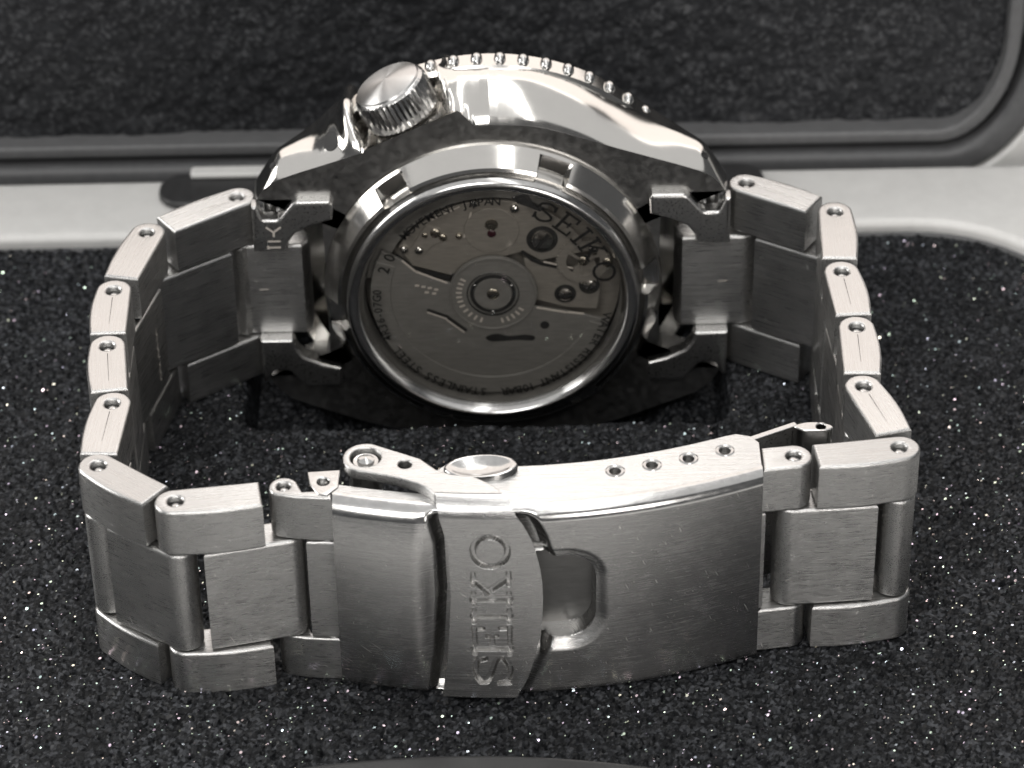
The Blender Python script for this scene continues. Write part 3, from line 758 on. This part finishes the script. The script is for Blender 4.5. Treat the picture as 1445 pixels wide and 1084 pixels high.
# ---- half links into the clasp
def half_link(outl, hole, ctr, r):
    o = slab('clasp_link', [ctr], 4.75, 15.25, .25, M_LINK, watch)
    for z in (0, 15.4):
        x, y = np.mean([p[0] for p in outl]), np.mean([p[1] for p in outl])
        slab('outer_plate', [outl, circle(hole[0], hole[1], r, 16)], z, z+4.6, .22, M_LINK, o)
        V, F = tiny_cyl(r*.82, 0, 4.1, .3); V = [(v[0]+hole[0], v[1]+hole[1], v[2]+z+.15) for v in V]
        wobj('pin', V, F, M_EDGE, o, (hole[0], hole[1], z))
    return o
half_link(arc(-18.6, 4.5, 1.25, math.radians(10), math.radians(235), 12)+[(-17.5, 3.0), (-14.56, 2.75), (-14.56, 3.9), (-17.0, 3.8)], (-18.6, 4.5), [(-16.9, 2.9), (-14.2, 2.75), (-14.2, 5.2), (-16.9, 5.2)], .55)
half_link(arc(24.0, 7.3, 1.55, math.radians(-75), math.radians(105), 12)+[(21.36, 8.5), (21.36, 5.4)], (24.0, 7.3), [(21.7, 5.6), (21.7, 8.6), (20.6, 8.4), (20.6, 5.3)], .62)

# ---- folding clasp
def yf(x): return .3+x*x/104.0
def xl(z): return np.interp(z, [-1, 5, 11.3, 16.6, 20.9], [-6.1, -5.3, -4.9, -5.0, -5.9])
_zr = [-1, 1.0, 2.8, 5.0, 7.2, 9.2, 11.1, 12.7, 14.2, 15.8, 17.4, 19.0, 20.9]; _xr = [-.6, .55, 1.4, 2.05, 2.5, 2.72, 2.8, 2.75, 2.6, 2.3, 1.9, 1.2, .1]
def xr(z): return np.interp(z, _zr, _xr)
def sweep(xfun, profile, nxs, disp, mat, at, parent, name, capd=4.5, angle=40):
    """profile: list of (dy from the front curve, z, front weight); xfun(t, z) -> x"""
    nt_ = len(profile); ts = np.linspace(0, 1, nxs); V = np.zeros((nxs+2, nt_, 3))
    for j, (dy, z, wgt) in enumerate(profile):
        x = xfun(ts, z); y = yf(x)+dy+wgt*disp(x, z)
        V[1:-1, j] = np.stack([x, y, np.full_like(x, z)], -1)
    V[0] = V[1]+(0.02, 0, 0); V[-1] = V[-2]-(0.02, 0, 0)
    V[0, :, 1] = np.maximum(V[1, :, 1], V[1, :, 1].min()+capd); V[-1, :, 1] = np.maximum(V[-2, :, 1], V[-2, :, 1].min()+capd)
    me = grid_mesh(V.reshape(-1, 3), nxs+2, nt_, mat, at)
    bm = bmesh.new(); bm.from_mesh(me); bmesh.ops.recalc_face_normals(bm, faces=bm.faces)
    bm.to_mesh(me); bm.free(); me.set_sharp_from_angle(angle=math.radians(angle))
    return place(name, me, parent, at)
def front_profile(rt, rb, ztop, zbot, n, back):
    P = [(back, ztop, 0)]
    for a in np.linspace(pi/2, 0, 9): P.append((rt-rt*cos(a), ztop-rt+rt*sin(a), max(0, 1-a/(pi/2))))
    for z in np.linspace(ztop-rt, zbot+rb, n)[1:-1]: P.append((0, z, 1))
    for a in np.linspace(0, -pi/2, 7): P.append((rb-rb*cos(a), zbot+rb+rb*sin(a), max(0, 1+a/(pi/2))))
    P.append((back, zbot, 0)); return P
def cover_disp(x, z):
    z = np.full_like(x, z)
    ch = sstep(xl(z)-1.3, xl(z)-.3, x)*(1-sstep(xr(z)+.35, xr(z)+1.5, x))       # channel the lock folds into
    d = 1.25*ch*sstep(20.2, 18.6, z)*np.where(x > -2, .35+.65*sstep(3.5, 7.5, z), 1)
    rb_ = np.maximum(np.abs(x-3.6)-3.55+2.4, 0); rz_ = np.maximum(np.abs(z-10.4)-4.35+2.4, 0)
    sd = np.hypot(rb_, rz_)-2.4                                                    # rounded thumb recess
    d = np.maximum(d, 2.2*sstep(.10, -.22, sd)); d = d+.55*sstep(1.3, 0.0, sd)*(1-sstep(.10, -.22, sd))
    d = d-.22*sstep(8, -2, np.abs(z-10))*(1-ch)*0
    return d
# block left of the channel bows forward a little
def block_bow(x, z):
    z = np.full_like(x, z)
    return cover_disp(x, z[0] if len(z) else 0)-.9*(1-((z-10)/10)**4)*sstep(-5.6, -8.2, x)
cov = sweep(lambda t, z: -14.5+t*35.8, front_profile(1.1, .7, 20, 0, 250, 1.4), 420, block_bow, M_BRUSH, (3, 1, 0), watch, 'clasp_cover')
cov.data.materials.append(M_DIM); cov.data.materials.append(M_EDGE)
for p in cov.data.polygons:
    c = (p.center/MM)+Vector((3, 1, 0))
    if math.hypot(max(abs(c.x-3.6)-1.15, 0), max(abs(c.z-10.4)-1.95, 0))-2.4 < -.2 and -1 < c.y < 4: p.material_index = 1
    elif c.z > 18.92: p.material_index = 2
top = [(x, yf(x)+1.35) for x in np.linspace(-14.5, 21.25, 40)]
def yb(x): return 6.6+x*x/95
bk = [(21.25, 9.2), (20.6, 10.1), (19.4, 10.45)]+[(x, yb(x)) for x in np.linspace(18.5, -5.2, 24)]+[(-5.9, 6.2), (-6.2, 3.4)]+[(x, yf(x)+2.4) for x in np.linspace(-6.6, -14.5, 8)]
holes = [(9.0, 5.7), (12.1, 6.4), (15.2, 7.2), (18.3, 8.2)]
slab('cover_top', [top+bk]+[circle(hx, hy, .5, 16) for hx, hy in holes], 19.15, 20.0, .04, M_LINK, cov)
body = [(x, yf(x)+2.9) for x in np.linspace(-5.0, 21.0, 30)]+[(21.0, 9.1), (19.3, 10.2)]+[(x, yb(x)-.15) for x in np.linspace(18.5, -5.0, 20)]
slab('cover_body', [body], .3, 19.0, .1, M_CASEBACK, cov)
for hx, hy in holes:
    V, F = lathe_geo([(.85, .003), (.72, .07), (.56, .03), (.5, -.25)], 20, lambda a, b, h: (hx+a, hy+b, 20+h)); wobj('hole_rim', V, F, M_EDGE, cov, (hx, hy, 20))

# lock that folds over the cover, with its engraved word
ND = 420
def lock_disp(x, z):
    d = np.full_like(x, -.28-.95*(1-min(1, max(0, z/20)))**2)
    # word runs upward, tops of the letters to the left
    zz = 0.0; best = np.full_like(x, 9.0)
    H = 3.15
    for ch, z0, z1 in WORD:
        if z0-.6 < z < z1+.6:
            w, S = GLY[ch]
            px = (z-z0)/(z1-z0)*w; py = (-(x-XW))/H
            for x0, y0, x1, y1, hw in S:
                dx, dy = x1-x0, y1-y0; L2 = max(dx*dx+dy*dy, 1e-9)
                t = np.clip(((px-x0)*dx+(py-y0)*dy)/L2, 0, 1)
                best = np.minimum(best, np.hypot(px-x0-t*dx, py-y0-t*dy)-hw*1.05)
    best = best*H
    return d+.46*sstep(.06, -.07, best)
XW = .05
WORD = [('S', 2.2, 5.1), ('E', 5.45, 8.2), ('I', 8.7, 10.1), ('K', 10.6, 13.9), ('O', 14.5, 17.9)]
prof = front_profile(1.4, .9, 20.95, -.05, 460, 1.5)
lock = sweep(lambda t, z: xl(z)+t*(xr(z)-xl(z)), prof, 210, lock_disp, M_BRUSH, (-2, 0, 0), watch, 'flip_lock', capd=1.0)
ear = arc(-11.8, 7.0, 1.95, math.radians(75), math.radians(265), 14)+[(-10.2, 4.55), (-9.0, 4.1), (-7.4, 3.3), (-6.5, 2.6), (-6.05, 1.9)]+[(x, yf(x)+1.2) for x in np.linspace(-5.95, -.2, 8)]+[(-.35, 1.9), (-1.3, 3.1), (-2.8, 4.2), (-4.6, 4.5), (-5.9, 5.2), (-7.2, 6.7), (-8.6, 7.45), (-10.2, 8.3)]
slab('lock_ear', [ear, circle(-11.8, 7.0, 1.28, 24), circle(-8.5, 5.95, .55, 16)], 19.95, 20.95, .16, M_LINK, lock)
V, F = lathe_geo([(1.18, -2), (1.18, -.35), (1.05, -.2), (.75, -.22), (.7, -.02), (.45, .12), (.001, .16)], 28, lambda a, b, h: (-11.8+a, 7.0+b, 20.75+h)); wobj('hinge_rivet', V, F, M_EDGE, lock, (-11.8, 7, 20.7))
V, F = lathe_geo([(1.27, -.5), (1.5, -2.5)], 28, lambda a, b, h: (-11.8+a, 7.0+b, 20.4+h)); wobj('hinge_post', V, F, M_SAT, lock, (-11.8, 7, 19))
# push button on the clasp's inner edge
V, F = lathe_geo([(1.0, -1.2), (1.02, .45), (.98, .75), (.90, .82), (.82, .72), (.6, .25), (.3, .12), (.001, .1)], 48, lambda a, b, h: (-2.2+a*3.05, 6.15+b*1.55, 20.0+h*.6+.12*a)); wobj('push_button', V, F, M_EDGE, cov, (-2.2, 6.1, 20), angle=50)
# folding blades inside the clasp
blade = slab('fold_blade', [[(4, 7.35), (12, 8.9), (20, 11.4), (25.0, 13.9), (24.7, 14.4), (19.8, 11.95), (11.8, 9.4), (4, 7.85)]], 2.5, 18.2, .08, M_SAT, watch)
slab('blade_hinge', [smooth_closed([(24.6, 13.6), (25.3, 12.9), (26.4, 12.8), (27.6, 12.9), (27.9, 13.5), (27.0, 14.0), (25.8, 14.1)], 4), circle(26.9, 13.4, .4, 12)], 1.5, 18.4, .15, M_EDGE, blade)
slab('hinge_tab', [[(-16.7, 6.3), (-16.45, 4.6), (-15.7, 3.2), (-14.9, 3.0), (-14.0, 4.1), (-13.9, 6.5)], circle(-15.3, 4.9, .5, 14)], 3, 20.1, .15, M_EDGE, blade)
V, F = lathe_geo([(.46, 0), (.46, .2), (.3, .35), (.001, .4)], 14, lambda a, b, h: (-15.3+a, 4.9+b, 19.2+h)); wobj('pin', V, F, M_EDGE, blade, (-15.3, 4.9, 19.2))
# lug holes on the polished flanks, and the dark oval under the crown guard
on_band((20.0, 12.95, 49.0), (.35, -.25, .9), .36, .36); on_band((-20.3, 12.85, 49.0), (-.35, -.25, .9), .36, .36)
on_band((-14.6, 14.75, 49.6), (-.3, -.45, .85), .75, 1.0, 'guard_oval')
# stamped letters on the inside of the left link (wrist side)

def strokes_on(name, segs, w, fn, parent, at, mat):
    V, F = [], []
    for x0, z0, x1, z1 in segs:
        d = Vector((x1-x0, z1-z0)).normalized()*w; e = Vector((-d.y, d.x)); b0 = len(V)
        for p in ((x0-e.x, z0-e.y), (x1-e.x, z1-e.y), (x1+e.x, z1+e.y), (x0+e.x, z0+e.y)): V.append(fn(p[0], p[1], len(F)))
        F.append((b0, b0+1, b0+2, b0+3))
    return V, F
for nm, x in (('end_link', 20.9), ('end_link.001', -23.0)):
    V, F = strokes_on('m', [(x-.45, 9.9, x+.45, 9.95)], .07, lambda a, c, n: (a, 47.735, c), None, None, None)
    wobj('stamped_mark', V, F, M_MARK, bpy.data.objects[nm], (x, 47.7, 9.9))
# worn stamping down the wrist side of a left-hand link
zz = np.linspace(12.2, 6.2, 15); segs = [(4.2+.35*(i % 2), zz[i], 4.2+.35*((i+1) % 2), zz[i+1]) for i in range(14) if i not in (3, 8)]
V, F = strokes_on('m', segs, .09, lambda a, c, n: (a, 1.635+.001*n, c), None, None, None)
lk = bpy.data.objects['bracelet_link.001']
place('stamped_mark', mesh(V, F, M_MARK), lk, (0, 0, 0), local=True)
